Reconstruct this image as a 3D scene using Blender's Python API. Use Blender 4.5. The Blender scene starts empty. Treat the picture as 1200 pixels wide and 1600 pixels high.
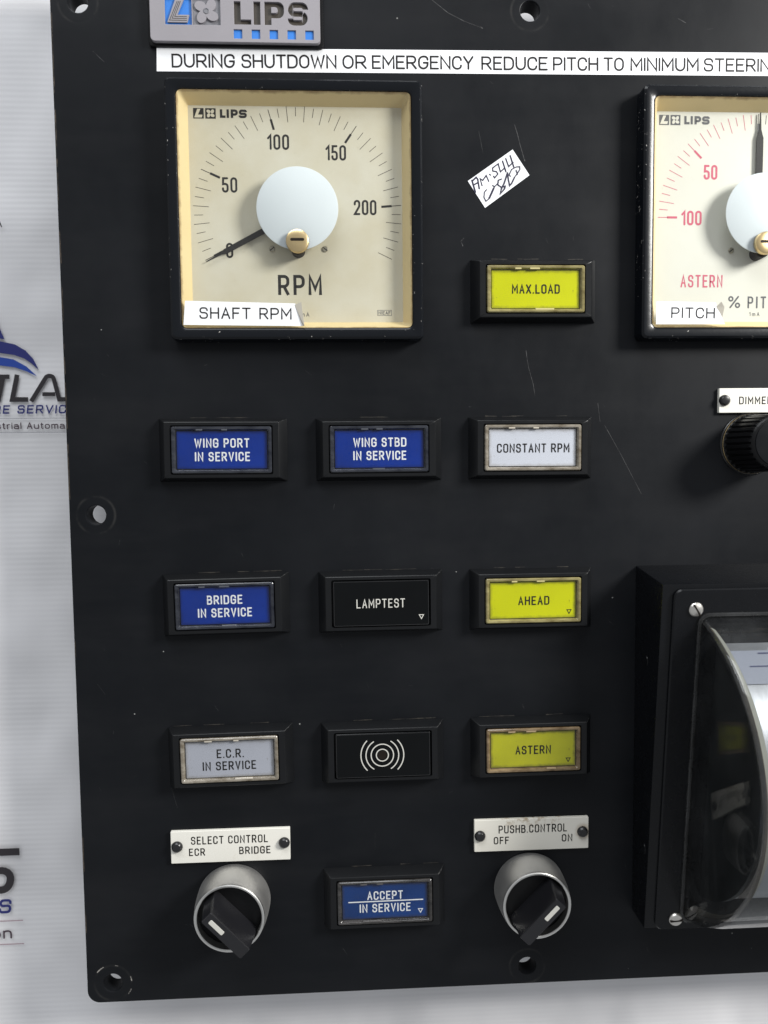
import bpy, bmesh, math, random
from mathutils import Vector, Matrix
random.seed(7)
S = bpy.context.scene
COL = S.collection
MM = 0.001
# All sizes below are millimetres in the panel's own frame: X right, Y up, Z out of its face.
def W3(x, y, z):                      # panel frame -> world (the panel stands upright, facing -Y)
    return Vector((x, -z, y)) * MM
UP = Matrix.Rotation(math.radians(90), 4, 'X')

# ------------------------------------------------------------------ camera
cd = bpy.data.cameras.new('camera'); cam = bpy.data.objects.new('camera', cd); COL.objects.link(cam)
R = [(0.99871485, -0.01060713, 0.04955935), (-0.01375063, -0.99788552, 0.06352485), (0.04878074, -0.06412469, -0.99674895)]
def d3(v): return Vector((v[0], -v[2], v[1]))
ax, ay, az = d3(R[0]), -d3(R[1]), -d3(R[2])
m = Matrix((ax, ay, az)).transposed().to_4x4()
m.translation = W3(-12.229, -6.052, 290.391)
cam.matrix_world = m
cd.sensor_fit = 'VERTICAL'; cd.sensor_height = 24.0; cd.lens = 24.0 * 1150 / 1600
cd.clip_start = 0.01; cd.clip_end = 20
cd.dof.use_dof = True; cd.dof.focus_distance = 0.285; cd.dof.aperture_fstop = 9.0
S.camera = cam

# ------------------------------------------------------------------ light
w = bpy.data.worlds.new('World'); S.world = w; w.use_nodes = True
bg = w.node_tree.nodes['Background']; bg.inputs[0].default_value = (0.93, 0.96, 1.0, 1); bg.inputs[1].default_value = 0.385
def lamp(name, pos, target, size, power, color):
    ld = bpy.data.lights.new(name, 'AREA'); ld.shape = 'DISK' if not isinstance(size, tuple) else 'RECTANGLE'
    if isinstance(size, tuple): ld.size, ld.size_y = size[0] * MM, size[1] * MM
    else: ld.size = size * MM
    ld.energy = power; ld.color = color
    o = bpy.data.objects.new(name, ld); COL.objects.link(o)
    p, t = W3(*pos), W3(*target); o.location = p
    o.rotation_euler = (t - p).to_track_quat('-Z', 'Y').to_euler()
    return o
lamp('key_lamp', (740, 385, 488), (60, 0, 0), 280, 13.2, (1.0, 0.985, 0.95))
lamp('overhead_fill', (-260, 1100, 520), (-120, 80, 0), (1000, 600), 11.0, (0.94, 0.97, 1.0))  # unseen soft fill, added to brighten the banner towards its top
vs = S.view_settings
vs.view_transform = 'Standard'; vs.look = 'None'; vs.exposure = 0.0; vs.gamma = 1.0
S.render.engine = 'CYCLES'
S.cycles.max_bounces = 8; S.cycles.transparent_max_bounces = 16; S.cycles.caustics_reflective = False; S.cycles.caustics_refractive = False

# ------------------------------------------------------------------ materials
MATS = {}
class N:
    def __init__(s, name):
        s.m = bpy.data.materials.new(name); s.m.use_nodes = True; s.t = s.m.node_tree; s.b = s.t.nodes['Principled BSDF']; MATS[name] = s.m
        s.tc = None
    def new(s, ty, **k):
        n = s.t.nodes.new(ty)
        for a, v in k.items(): setattr(n, a, v)
        return n
    def link(s, a, b): s.t.links.new(a, b)
    def obj(s):
        if not s.tc: s.tc = s.new('ShaderNodeTexCoord')
        return s.tc.outputs['Object']
    def noise(s, scale, detail=4, rough=.55, vec=None, stretch=None):
        n = s.new('ShaderNodeTexNoise'); n.inputs['Scale'].default_value = scale; n.inputs['Detail'].default_value = detail; n.inputs['Roughness'].default_value = rough
        v = vec or s.obj()
        if stretch:
            mp = s.new('ShaderNodeMapping'); mp.inputs['Scale'].default_value = stretch; s.link(v, mp.inputs[0]); v = mp.outputs[0]
        s.link(v, n.inputs['Vector']); return n.outputs['Fac']
    def ramp(s, fac, *stops):
        r = s.new('ShaderNodeValToRGB'); e = r.color_ramp.elements
        while len(e) < len(stops): e.new(0.5)
        for q, (p, c) in zip(e, stops):
            q.position = p; q.color = (c, c, c, 1) if not isinstance(c, tuple) else (*c, 1)
        s.link(fac, r.inputs[0]); return r.outputs[0]
    def mix(s, fac, a, b):
        n = s.new('ShaderNodeMix', data_type='RGBA')
        for i, v in ((0, fac), (6, a), (7, b)):
            if isinstance(v, (int, float)): n.inputs[i].default_value = v
            elif isinstance(v, tuple): n.inputs[i].default_value = (*v, 1)
            else: s.link(v, n.inputs[i])
        return n.outputs[2]
    def math(s, op, a, b=0.0, c=None):
        n = s.new('ShaderNodeMath', operation=op)
        for i, v in enumerate((a, b, c)):
            if v is None: continue
            if isinstance(v, (int, float)): n.inputs[i].default_value = v
            else: s.link(v, n.inputs[i])
        return n.outputs[0]
    def set(s, **k):
        names = dict(color='Base Color', rough='Roughness', metal='Metallic', spec='Specular IOR Level', coat='Coat Weight', coatr='Coat Roughness', ior='IOR', trans='Transmission Weight')
        for a, v in k.items():
            i = s.b.inputs[names[a]]
            if isinstance(v, (int, float)): i.default_value = v
            elif isinstance(v, tuple): i.default_value = (*v, 1)
            else: s.link(v, i)
        return s
    def bump(s, h, strength=.3, dist=.0002):
        n = s.new('ShaderNodeBump'); n.inputs['Strength'].default_value = strength; n.inputs['Distance'].default_value = dist
        s.link(h, n.inputs['Height']); s.link(n.outputs[0], s.b.inputs['Normal'])
        return s

HOLES = [(-110, 166.8), (60, 166.8), (230, 166.8), (-110, -24.4), (230, -24.4), (-110, -214.3), (59.6, -214.9), (230, -214.6)]
def mat_panel():
    a = N('panel_black_laminate')
    big = a.noise(11, 5, .6); mid = a.noise(55, 6, .65, stretch=(1, .55, 1)); fine = a.noise(900, 3, .6)
    dust = a.ramp(big, (.42, 0.0), (.78, 1.0))
    streak = a.ramp(a.noise(30, 5, .6, stretch=(.35, 1.6, 1)), (.45, 0.0), (.85, 1.0))
    col = a.mix(a.math('MULTIPLY', dust, .55), (.0052, .0060, .0076), (.0150, .0160, .0185))
    col = a.mix(a.math('MULTIPLY', streak, .35), col, (.020, .020, .0215))
    # pale dust specks
    vo = a.new('ShaderNodeTexVoronoi'); vo.inputs['Scale'].default_value = 95; vo.inputs['Randomness'].default_value = 1
    a.link(a.obj(), vo.inputs['Vector'])
    dot = a.math('LESS_THAN', vo.outputs['Distance'], .028)
    sx = a.new('ShaderNodeSeparateColor'); a.link(vo.outputs['Color'], sx.inputs[0])
    dot = a.math('MULTIPLY', dot, a.math('GREATER_THAN', sx.outputs[0], .70))
    col = a.mix(a.math('MULTIPLY', dot, .75), col, (.30, .30, .29))
    # pressed washer marks round the mounting holes
    sep = a.new('ShaderNodeSeparateXYZ'); a.link(a.obj(), sep.inputs[0])
    ring_sum = None
    for hx, hy in HOLES:
        c = a.new('ShaderNodeCombineXYZ'); c.inputs[0].default_value = hx * MM; c.inputs[1].default_value = hy * MM
        c2 = a.new('ShaderNodeCombineXYZ'); a.link(sep.outputs[0], c2.inputs[0]); a.link(sep.outputs[1], c2.inputs[1])
        vm = a.new('ShaderNodeVectorMath', operation='DISTANCE'); a.link(c2.outputs[0], vm.inputs[0]); a.link(c.outputs[0], vm.inputs[1])
        d = vm.outputs['Value']
        ring = a.math('SUBTRACT', 1.0, a.math('MULTIPLY', a.math('ABSOLUTE', a.math('SUBTRACT', d, .0073)), 1400.0))
        ring = a.math('MAXIMUM', ring, 0.0)
        ring_sum = ring if ring_sum is None else a.math('ADD', ring_sum, ring)
    rn = a.math('MULTIPLY', ring_sum, a.ramp(a.noise(110, 4, .6), (.42, .02), (.68, .8)))
    col = a.mix(a.math('MULTIPLY', rn, .5), col, (.060, .058, .054))
    a.set(color=col, spec=.15, rough=a.math('ADD', a.math('ADD', a.math('MULTIPLY', mid, .30), a.math('MULTIPLY', dust, .06)), .27))
    h = a.math('ADD', a.math('MULTIPLY', fine, .5), a.math('MULTIPLY', ring_sum, -.8))
    a.bump(h, .18, .00008)
mat_panel()
def plastic(name, color, rough, spec=.5, coat=0, var=.25, bump=0, bscale=1500):
    a = N(name); n = a.noise(60, 5, .6)
    dark = tuple(c * (1 - var) for c in color); lite = tuple(min(1, c * (1 + var * .6)) for c in color)
    a.set(color=a.mix(n, dark, lite), rough=a.math('ADD', a.math('MULTIPLY', a.noise(140, 4), .14), rough - .07), spec=spec, coat=coat, coatr=.08)
    if bump: a.bump(a.noise(bscale, 2), bump, .00006)
    return a
plastic('lamp_bezel_black', (.0065, .007, .008), .34, .28, bump=.15)
plastic('knob_black', (.0065, .0065, .0072), .32, .2)
plastic('handle_black', (.011, .011, .013), .30, .5)
plastic('gloss_black', (.003, .0035, .004), .18, .18)
plastic('housing_black', (.0045, .005, .0062), .27, .26, bump=.2, bscale=900)
plastic('rivet_black', (.014, .014, .015), .28, .5)
plastic('drum_cheek_black', (.012, .014, .015), .4, .5)
def mat_gauge_bezel():                                    # black paint chipped along the edges
    a = N('gauge_bezel_paint')
    sep = a.new('ShaderNodeSeparateXYZ'); a.link(a.obj(), sep.inputs[0])
    mx = a.math('MAXIMUM', a.math('ABSOLUTE', sep.outputs[0]), a.math('ABSOLUTE', sep.outputs[1]))
    edge = a.math('GREATER_THAN', mx, .0466)
    chip = a.math('GREATER_THAN', a.noise(700, 4, .7), .66)
    patch = a.math('GREATER_THAN', a.noise(38, 3, .6), .50)
    k = a.math('MULTIPLY', a.math('MULTIPLY', edge, chip), patch)
    e2 = a.math('LESS_THAN', mx, .0447)
    k2 = a.math('MULTIPLY', a.math('MULTIPLY', e2, a.math('GREATER_THAN', a.noise(900, 3, .7), .68)), a.math('GREATER_THAN', a.noise(30, 2), .58))
    k3 = a.math('MULTIPLY', a.math('GREATER_THAN', a.noise(230, 3, .6), .735), a.math('GREATER_THAN', mx, .044))
    k = a.math('MAXIMUM', a.math('MAXIMUM', k, k2), k3)
    col = a.mix(a.math('MULTIPLY', k, .8), (.004, .005, .007), (.42, .40, .37))
    a.set(color=col, rough=a.math('ADD', a.math('MULTIPLY', k, .3), .22), spec=.28)
    a.bump(a.math('SUBTRACT', a.noise(420, 3), k), .25, .0001)
mat_gauge_bezel()
def mat_liner():
    a = N('aged_cream_liner')
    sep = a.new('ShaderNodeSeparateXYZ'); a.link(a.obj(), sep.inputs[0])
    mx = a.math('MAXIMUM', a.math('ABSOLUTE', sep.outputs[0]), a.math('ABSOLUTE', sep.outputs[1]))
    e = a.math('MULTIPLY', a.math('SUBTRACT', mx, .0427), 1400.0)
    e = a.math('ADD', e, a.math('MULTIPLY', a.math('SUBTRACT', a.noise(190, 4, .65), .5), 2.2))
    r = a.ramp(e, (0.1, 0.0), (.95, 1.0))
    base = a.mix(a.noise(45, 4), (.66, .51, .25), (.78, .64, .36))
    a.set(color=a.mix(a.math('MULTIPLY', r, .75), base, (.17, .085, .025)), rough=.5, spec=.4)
mat_liner()
def mat_dial(name, c1, c2):
    a = N(name); f = a.ramp(a.noise(26, 5, .6), (.3, 0.0), (.75, 1.0)); g = a.ramp(a.noise(420, 3, .6), (.68, 0.0), (.80, 1.0))
    col = a.mix(f, c1, c2); col = a.mix(a.math('MULTIPLY', g, .12), col, (.25, .19, .10))
    a.set(color=col, rough=.42, spec=.35)
mat_dial('rpm_dial_cream', (.66, .63, .53), (.55, .49, .345)); mat_dial('pitch_dial_ivory', (.70, .69, .62), (.65, .63, .555))
def paint(name, color, rough=.5, spec=.4, var=.04, scale=120, bump=0): return plastic(name, color, rough, spec, 0, var, bump)
paint('disc_pale_blue', (.68, .73, .755), .45)
paint('ink_black', (.012, .011, .012), .6, .3); paint('ink_dial', (.018, .016, .015), .6, .3, .3); paint('ink_red', (.60, .115, .18), .6, .3, .12)
paint('ink_grey', (.11, .11, .12), .6, .3, .2); paint('edge_grey', (.035, .035, .037), .5, .2, .5); paint('ink_tick', (.055, .045, .035), .6, .3, .3)
paint('marker_ink', (.020, .018, .045), .5, .4, .4); paint('engraved_white', (.80, .82, .84), .5); paint('engraved_cream', (.60, .59, .54), .5)
paint('engraved_black', (.008, .007, .006), .6, .2)
paint('sticker_white', (.84, .85, .87), .42, .45, .02); paint('sticker_curl', (.58, .54, .46), .55, .3, .1)
def legend(name, color, dirt=(.06, .05, .03), var=.12, amt=.45):
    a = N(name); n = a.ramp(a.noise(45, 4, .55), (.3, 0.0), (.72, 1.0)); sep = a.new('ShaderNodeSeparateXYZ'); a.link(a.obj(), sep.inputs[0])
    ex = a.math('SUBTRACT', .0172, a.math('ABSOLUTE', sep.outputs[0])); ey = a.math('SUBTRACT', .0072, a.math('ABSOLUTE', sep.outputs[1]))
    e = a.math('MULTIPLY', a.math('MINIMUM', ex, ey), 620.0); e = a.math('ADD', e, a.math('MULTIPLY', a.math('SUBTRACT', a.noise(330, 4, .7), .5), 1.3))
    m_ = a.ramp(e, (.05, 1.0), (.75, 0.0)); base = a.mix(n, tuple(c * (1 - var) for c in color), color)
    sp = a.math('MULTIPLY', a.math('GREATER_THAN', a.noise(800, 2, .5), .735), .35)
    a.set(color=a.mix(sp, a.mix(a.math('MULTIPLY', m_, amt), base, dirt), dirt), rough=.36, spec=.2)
legend('legend_yellow', (.61, .64, .001)); legend('legend_faded_yellow', (.54, .54, .02), var=.3, amt=.6); legend('legend_blue', (.001, .030, .275), (.004, .008, .03), .3); legend('legend_faded_blue', (.006, .050, .23), (.03, .03, .04), .5, .6)
legend('legend_white', (.62, .65, .72), (.25, .22, .17), .06); legend('legend_grey_white', (.43, .45, .51), (.2, .18, .14), .08)
def mat_plate():
    a = N('nameplate_cream')
    st = a.ramp(a.noise(130, 5, .7), (.60, 0.0), (.78, 1.0))
    col = a.mix(a.math('MULTIPLY', st, .25), (.80, .78, .71), (.40, .30, .18))
    a.set(color=col, rough=.38, spec=.45)
    b = N('nameplate_stained')
    sep = b.new('ShaderNodeSeparateXYZ'); b.link(b.obj(), sep.inputs[0])
    top = b.ramp(b.math('MULTIPLY', b.math('SUBTRACT', sep.outputs[1], .0025), 260.0), (0.0, 0.0), (1.0, 1.0))
    mid = b.math('LESS_THAN', b.math('ABSOLUTE', sep.outputs[0]), .0125)
    st = b.math('MULTIPLY', b.math('MULTIPLY', b.ramp(b.noise(420, 5, .7), (.48, 0.0), (.62, 1.0)), top), mid)
    rust = b.new('ShaderNodeCombineXYZ'); rust.inputs[0].default_value = .0215; rust.inputs[1].default_value = 0.0006; rust.inputs[2].default_value = .0015
    vm = b.new('ShaderNodeVectorMath', operation='DISTANCE'); b.link(b.obj(), vm.inputs[0]); b.link(rust.outputs[0], vm.inputs[1])
    rr_ = b.ramp(b.math('ADD', b.math('MULTIPLY', vm.outputs['Value'], 150.0), b.math('MULTIPLY', b.noise(500, 4, .7), .35)), (.45, 1.0), (.80, 0.0))
    col = b.mix(b.math('MULTIPLY', st, .75), (.77, .74, .66), (.33, .23, .12)); col = b.mix(b.math('MULTIPLY', rr_, .55), col, (.32, .22, .11))
    b.set(color=col, rough=.40, spec=.45)
mat_plate()
def mat_metal(name, color, rough, br=False, var=.15):
    a = N(name); n = a.noise(90, 5, .6, stretch=(1, 1, 12) if br else None)
    a.set(color=a.mix(n, tuple(c * (1 - var) for c in color), color), rough=a.math('ADD', a.math('MULTIPLY', n, .18), rough - .08), metal=1.0)
    a.bump(a.noise(1800, 3), .08, .00005)
mat_metal('satin_aluminium', (.66, .65, .63), .50); mat_metal('rim_aluminium', (.80, .79, .76), .34)
mat_metal('brass', (.82, .63, .34), .30); mat_metal('steel_screw', (.80, .77, .72), .32); mat_metal('dial_screw_grey', (.45, .42, .35), .45)
plastic('badge_grey', (.275, .26, .28), .48, .5, 0, .10, .4, 1200)
paint('badge_recess_dark', (.055, .046, .036), .5, .4, .5); paint('badge_blue', (.030, .19, .62), .42, .45, .2); paint('badge_recess_grey', (.20, .20, .22), .5, .4, .3)
def mat_drum():
    a = N('reflection_silver'); n = a.noise(70, 5, .65, stretch=(3, .5, .5)); n2 = a.ramp(a.noise(14, 3, .5, stretch=(.5, 1.6, 1.6)), (.35, 0.0), (.65, 1.0))  # light colour carries the window's bright reflections
    a.set(color=a.mix(n2, (.50, .50, .53), (.80, .82, .88)), rough=a.math('ADD', a.math('MULTIPLY', n, .25), .30), metal=.7); a.bump(n, .25, .0003)
mat_drum()
plastic('reflection_blue', (.12, .13, .26), .5)  # for the added blue lines that stand in for a reflection
plastic('slot_dark', (.012, .008, .006), .6, .2)
def mat_clear(name, tint=(1, 1, 1), rough=.03, boost=1.0, haze=0.0):
    a = N(name); a.t.nodes.remove(a.b)
    out = [n for n in a.t.nodes if n.type == 'OUTPUT_MATERIAL'][0]
    tr = a.new('ShaderNodeBsdfTransparent'); tr.inputs[0].default_value = (*tint, 1)
    gl = a.new('ShaderNodeBsdfGlossy'); gl.inputs['Roughness'].default_value = rough
    ge = a.new('ShaderNodeNewGeometry'); vd = a.new('ShaderNodeVectorMath', operation='DOT_PRODUCT'); a.link(ge.outputs['Normal'], vd.inputs[0]); a.link(ge.outputs['Incoming'], vd.inputs[1])
    fr = a.math('ADD', a.math('MULTIPLY', a.math('POWER', a.math('SUBTRACT', 1.0, a.math('ABSOLUTE', vd.outputs['Value'])), 5.0), .96), .03)
    mx = a.new('ShaderNodeMixShader'); a.link(a.math('MINIMUM', a.math('MULTIPLY', fr, boost), 1.0), mx.inputs[0]); a.link(tr.outputs[0], mx.inputs[1]); a.link(gl.outputs[0], mx.inputs[2])
    last = mx.outputs[0]
    if haze:
        df = a.new('ShaderNodeBsdfDiffuse'); df.inputs[0].default_value = (.8, .82, .85, 1)
        sc = a.ramp(a.noise(60, 6, .7, stretch=(1, .4, 1)), (.4, 0.2), (.8, 1.0))
        m2 = a.new('ShaderNodeMixShader'); a.link(a.math('MULTIPLY', sc, haze), m2.inputs[0]); a.link(last, m2.inputs[1]); a.link(df.outputs[0], m2.inputs[2]); last = m2.outputs[0]
    a.link(last, out.inputs[0])
mat_clear('clear_glass', (.985, .99, .985), .03); mat_clear('clear_lens', (.97, .97, .97), .06, .7)
mat_clear('clear_acrylic', (.78, .79, .79), .04, 1.2, .02); mat_clear('acrylic_edge', (.42, .37, .30), .12, 1.2, .06); mat_clear('flange_acrylic', (.75, .74, .70), .10, 1.5, .05)
mat_clear('boss_plastic', (.72, .70, .64), .12, 3.0, .25); mat_clear('ring_brown', (.55, .50, .44), .25, 2.2, .10); plastic('card_lilac', (.50, .52, .62), .4, .4, 0, .12)
plastic('shroud_cream', (.50, .49, .43), .35, .5, .4, .2)
def rim_mat(name, c1, c2, amt=.55):
    b = N(name + '_clip'); k_ = tuple(min(1, c * 1.05 + .01) for c in c2); b.set(color=k_, rough=.2, spec=.6)
    a = N(name); n = a.ramp(a.noise(260, 5, .7, stretch=(.5, 1, 1)), (.35, 0.0), (.7, 1.0))
    a.set(color=a.mix(n, c1, c2), rough=.16, spec=.6, trans=amt, ior=1.49)
rim_mat('rim_yellowed', (.20, .16, .06), (.50, .44, .20), .35); rim_mat('rim_clear_brown', (.16, .13, .09), (.46, .42, .35), .3)
rim_mat('rim_dark_blue', (.012, .014, .022), (.06, .065, .08), .3); rim_mat('rim_worn_brown', (.10, .06, .025), (.33, .24, .14), .2)
rim_mat('rim_smoke', (.018, .017, .016), (.075, .070, .068), .2)
def mat_banner():
    a = N('banner_vinyl')
    wv = a.new('ShaderNodeTexWave', wave_type='BANDS', bands_direction='Y'); wv.inputs['Scale'].default_value = 140; wv.inputs['Distortion'].default_value = .5; wv.inputs['Detail'].default_value = 1; wv.inputs['Detail Scale'].default_value = .3
    a.link(a.obj(), wv.inputs['Vector'])
    patch = a.ramp(a.noise(16, 2, .5), (.35, .25), (.7, 1.0))
    h = a.math('MULTIPLY', wv.outputs['Fac'], patch); fine = a.noise(1500, 2, .5)
    soft = a.noise(10, 2.5, .5, stretch=(1, .75, 1))
    a.set(color=a.mix(h, (.775, .768, .785), (.800, .795, .808)), rough=.50, spec=.35)
    bp = a.new('ShaderNodeBump'); bp.inputs['Strength'].default_value = .2; bp.inputs['Distance'].default_value = .00016; a.link(a.math('ADD', h, a.math('MULTIPLY', fine, .12)), bp.inputs['Height'])
    b2 = a.new('ShaderNodeBump'); b2.inputs['Strength'].default_value = .8; b2.inputs['Distance'].default_value = .03; a.link(soft, b2.inputs['Height']); a.link(bp.outputs[0], b2.inputs['Normal'])
    a.link(b2.outputs[0], a.b.inputs['Normal'])
mat_banner()
paint('banner_ink_dark', (.030, .026, .030), .5); paint('banner_ink_navy', (.022, .028, .17), .5); paint('banner_ink_blue', (.020, .065, .36), .5); paint('banner_ink_line', (.36, .36, .39), .5); paint('banner_ink_rose', (.42, .30, .34), .5); paint('banner_ink_plum', (.07, .045, .06), .5)
def broken(name, lo, hi, sc, a0, a1):
    a = N(name); a.set(color=a.mix(a.ramp(a.noise(sc, 4, .7), (a0, 0.0), (a1, 1.0)), lo, hi), rough=.55, spec=.3)
broken('scratch_pale', (.010, .010, .011), (.11, .11, .11), 260, .38, .66); broken('scuff_grey', (.010, .010, .011), (.070, .070, .072), 300, .35, .7)
broken('edge_highlight_brown', (.012, .010, .009), (.17, .13, .095), 300, .36, .7)  # brownish edge line with the thin edge highlight put into its colour
broken('dust_brown', (.009, .009, .010), (.060, .053, .044), 240, .42, .62)
broken('bright_chip', (.02, .02, .02), (.36, .34, .31), 420, .40, .66)

# ------------------------------------------------------------------ geometry helpers (all in mm, local X right, Y up, Z out)
def finish(name, verts, faces, mat, parent=None, smooth=30, label=None, kind=None):
    me = bpy.data.meshes.new(name); me.from_pydata([Vector(v) * MM for v in verts], [], faces); me.validate(); me.update()
    bm = bmesh.new(); bm.from_mesh(me); bmesh.ops.remove_doubles(bm, verts=bm.verts, dist=1e-7); bmesh.ops.recalc_face_normals(bm, faces=bm.faces) if smooth is not None else None
    bm.to_mesh(me); bm.free()
    if smooth:
        me.polygons.foreach_set('use_smooth', [True] * len(me.polygons)); me.set_sharp_from_angle(angle=math.radians(smooth))
    me.materials.append(MATS[mat])
    o = bpy.data.objects.new(name, me); COL.objects.link(o); o.parent = parent
    if label: o['label'] = label
    if kind: o['kind'] = kind
    return o
def thing(name, label, cat, x=0, y=0, z=0, rot=0, group=None):
    o = bpy.data.objects.new(name, None); COL.objects.link(o); o.empty_display_size = .01
    o.matrix_world = Matrix.Translation(W3(x, y, z)) @ UP @ Matrix.Rotation(math.radians(rot), 4, 'Z')
    o['label'] = label; o['category'] = cat
    if group: o['group'] = group
    return o
def rr(w, h, r, seg=4):
    r = max(min(r, w / 2 - .001, h / 2 - .001), .01); pts = []
    for k, (sx, sy) in enumerate(((1, 1), (-1, 1), (-1, -1), (1, -1))):
        for i in range(seg + 1):
            a = math.radians(90 * k + 90 * i / seg)
            pts.append((sx * (w / 2 - r) + r * math.cos(a), sy * (h / 2 - r) + r * math.sin(a)))
    return pts
def loft(secs, seg=4, cap0=False, cap1=False):
    """secs: (w, h, r, z [, cx, cy])"""
    V, F = [], []; n = 4 * (seg + 1)
    for s in secs:
        cx, cy = (s[4], s[5]) if len(s) > 4 else (0, 0)
        V += [(x + cx, y + cy, s[3]) for x, y in rr(s[0], s[1], s[2], seg)]
    for i in range(len(secs) - 1):
        for j in range(n):
            a, b = i * n + j, i * n + (j + 1) % n; F.append((a, b, b + n, a + n))
    if cap0: F.append(tuple(reversed(range(n))))
    if cap1: F.append(tuple(range((len(secs) - 1) * n, len(secs) * n)))
    return V, F
def slab(w, h, z0, z1, r=.3, bev=.12, cx=0, cy=0):
    return loft([(w, h, r, z0, cx, cy), (w, h, r, z1 - bev, cx, cy), (w - 2 * bev, h - 2 * bev, r, z1, cx, cy)], cap0=True, cap1=True)
def lathe(prof, seg=48, cx=0, cy=0, cap0=False, cap1=True, fn=None):
    V, F = [], []
    for r, z in prof:
        for j in range(seg):
            a = 2 * math.pi * j / seg; q = r if fn is None else fn(r, z, j)
            V.append((cx + q * math.cos(a), cy + q * math.sin(a), z))
    for i in range(len(prof) - 1):
        for j in range(seg):
            a, b = i * seg + j, i * seg + (j + 1) % seg; F.append((a, b, b + seg, a + seg))
    if cap0: F.append(tuple(reversed(range(seg))))
    if cap1: F.append(tuple(range((len(prof) - 1) * seg, len(prof) * seg)))
    return V, F
def poly(pts, z0, z1):
    n = len(pts); V = [(x, y, z1) for x, y in pts] + [(x, y, z0) for x, y in pts]
    F = [tuple(range(n))] + [(i, i + n, (i + 1) % n + n, (i + 1) % n) for i in range(n)] + [tuple(reversed(range(n, 2 * n)))]
    return V, F
def join(*parts):
    V, F = [], []
    for v, f in parts:
        k = len(V); V += v; F += [tuple(i + k for i in q) for q in f]
    return V, F
def xf(part, rot=0, dx=0, dy=0, dz=0):
    c, s = math.cos(math.radians(rot)), math.sin(math.radians(rot))
    return [(x * c - y * s + dx, x * s + y * c + dy, z + dz) for x, y, z in part[0]], part[1]
def curve_plate(name, outlines, z0, z1, mat, parent, bev=.0, label=None, smooth=8):
    """plate with holes: filled 2D curve, extruded and bevelled, turned into a mesh"""
    cu = bpy.data.curves.new('c', 'CURVE'); cu.dimensions = '2D'; cu.fill_mode = 'BOTH'
    cu.extrude = (z1 - z0) / 2 * MM - bev * MM; cu.bevel_depth = bev * MM; cu.bevel_resolution = 1; cu.offset = -bev * MM
    for pts in outlines:
        sp = cu.splines.new('POLY'); sp.points.add(len(pts) - 1)
        for p, (x, y) in zip(sp.points, pts): p.co = (x * MM, y * MM, 0, 1)
        sp.use_cyclic_u = True
    ob = bpy.data.objects.new('c', cu); COL.objects.link(ob)
    dg = bpy.context.evaluated_depsgraph_get(); me = bpy.data.meshes.new_from_object(ob.evaluated_get(dg)); bpy.data.objects.remove(ob)
    me.name = name; zc = (z0 + z1) / 2 * MM
    for v in me.vertices: v.co.z += zc
    bm = bmesh.new(); bm.from_mesh(me); bmesh.ops.remove_doubles(bm, verts=bm.verts, dist=1e-7); bmesh.ops.recalc_face_normals(bm, faces=bm.faces); bm.to_mesh(me); bm.free()
    me.polygons.foreach_set('use_smooth', [True] * len(me.polygons)); me.set_sharp_from_angle(angle=math.radians(smooth))
    me.materials.clear(); me.materials.append(MATS[mat])
    o = bpy.data.objects.new(name, me); COL.objects.link(o); o.parent = parent
    if label: o['label'] = label
    return o
def circle(cx, cy, r, n=40, rev=False):
    p = [(cx + r * math.cos(2 * math.pi * i / n), cy + r * math.sin(2 * math.pi * i / n)) for i in range(n)]
    return p[::-1] if rev else p

# ---- stroke lettering
def fillet(pts, closed, rad, seg=5):
    """pts: (x, y) sharp or (x, y, k) rounded with radius k*rad"""
    out = []; n = len(pts)
    for i, p in enumerate(pts):
        x, y = p[0], p[1]; k = p[2] if len(p) > 2 else 0
        if not k or (not closed and i in (0, n - 1)): out.append((x, y)); continue
        a, b = Vector(pts[i - 1][:2]), Vector(pts[(i + 1) % n][:2]); c = Vector((x, y))
        u, v = a - c, b - c; lu, lv = u.length, v.length
        hu = .5 if len(pts[i - 1]) > 2 else 1.0; hv = .5 if len(pts[(i + 1) % n]) > 2 else 1.0
        u.normalize(); v.normalize(); th = u.angle(v)
        t = min(rad * k / math.tan(th / 2), lu * hu * .999, lv * hv * .999); r = t * math.tan(th / 2)
        cen = c + (u + v).normalized() * (r / math.sin(th / 2)); s0 = c + u * t - cen; s1 = c + v * t - cen
        a0, a1 = math.atan2(s0.y, s0.x), math.atan2(s1.y, s1.x); d = (a1 - a0 + math.pi) % (2 * math.pi) - math.pi
        for q in range(seg + 1):
            an = a0 + d * q / seg; out.append((cen.x + r * math.cos(an), cen.y + r * math.sin(an)))
    return out
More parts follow.
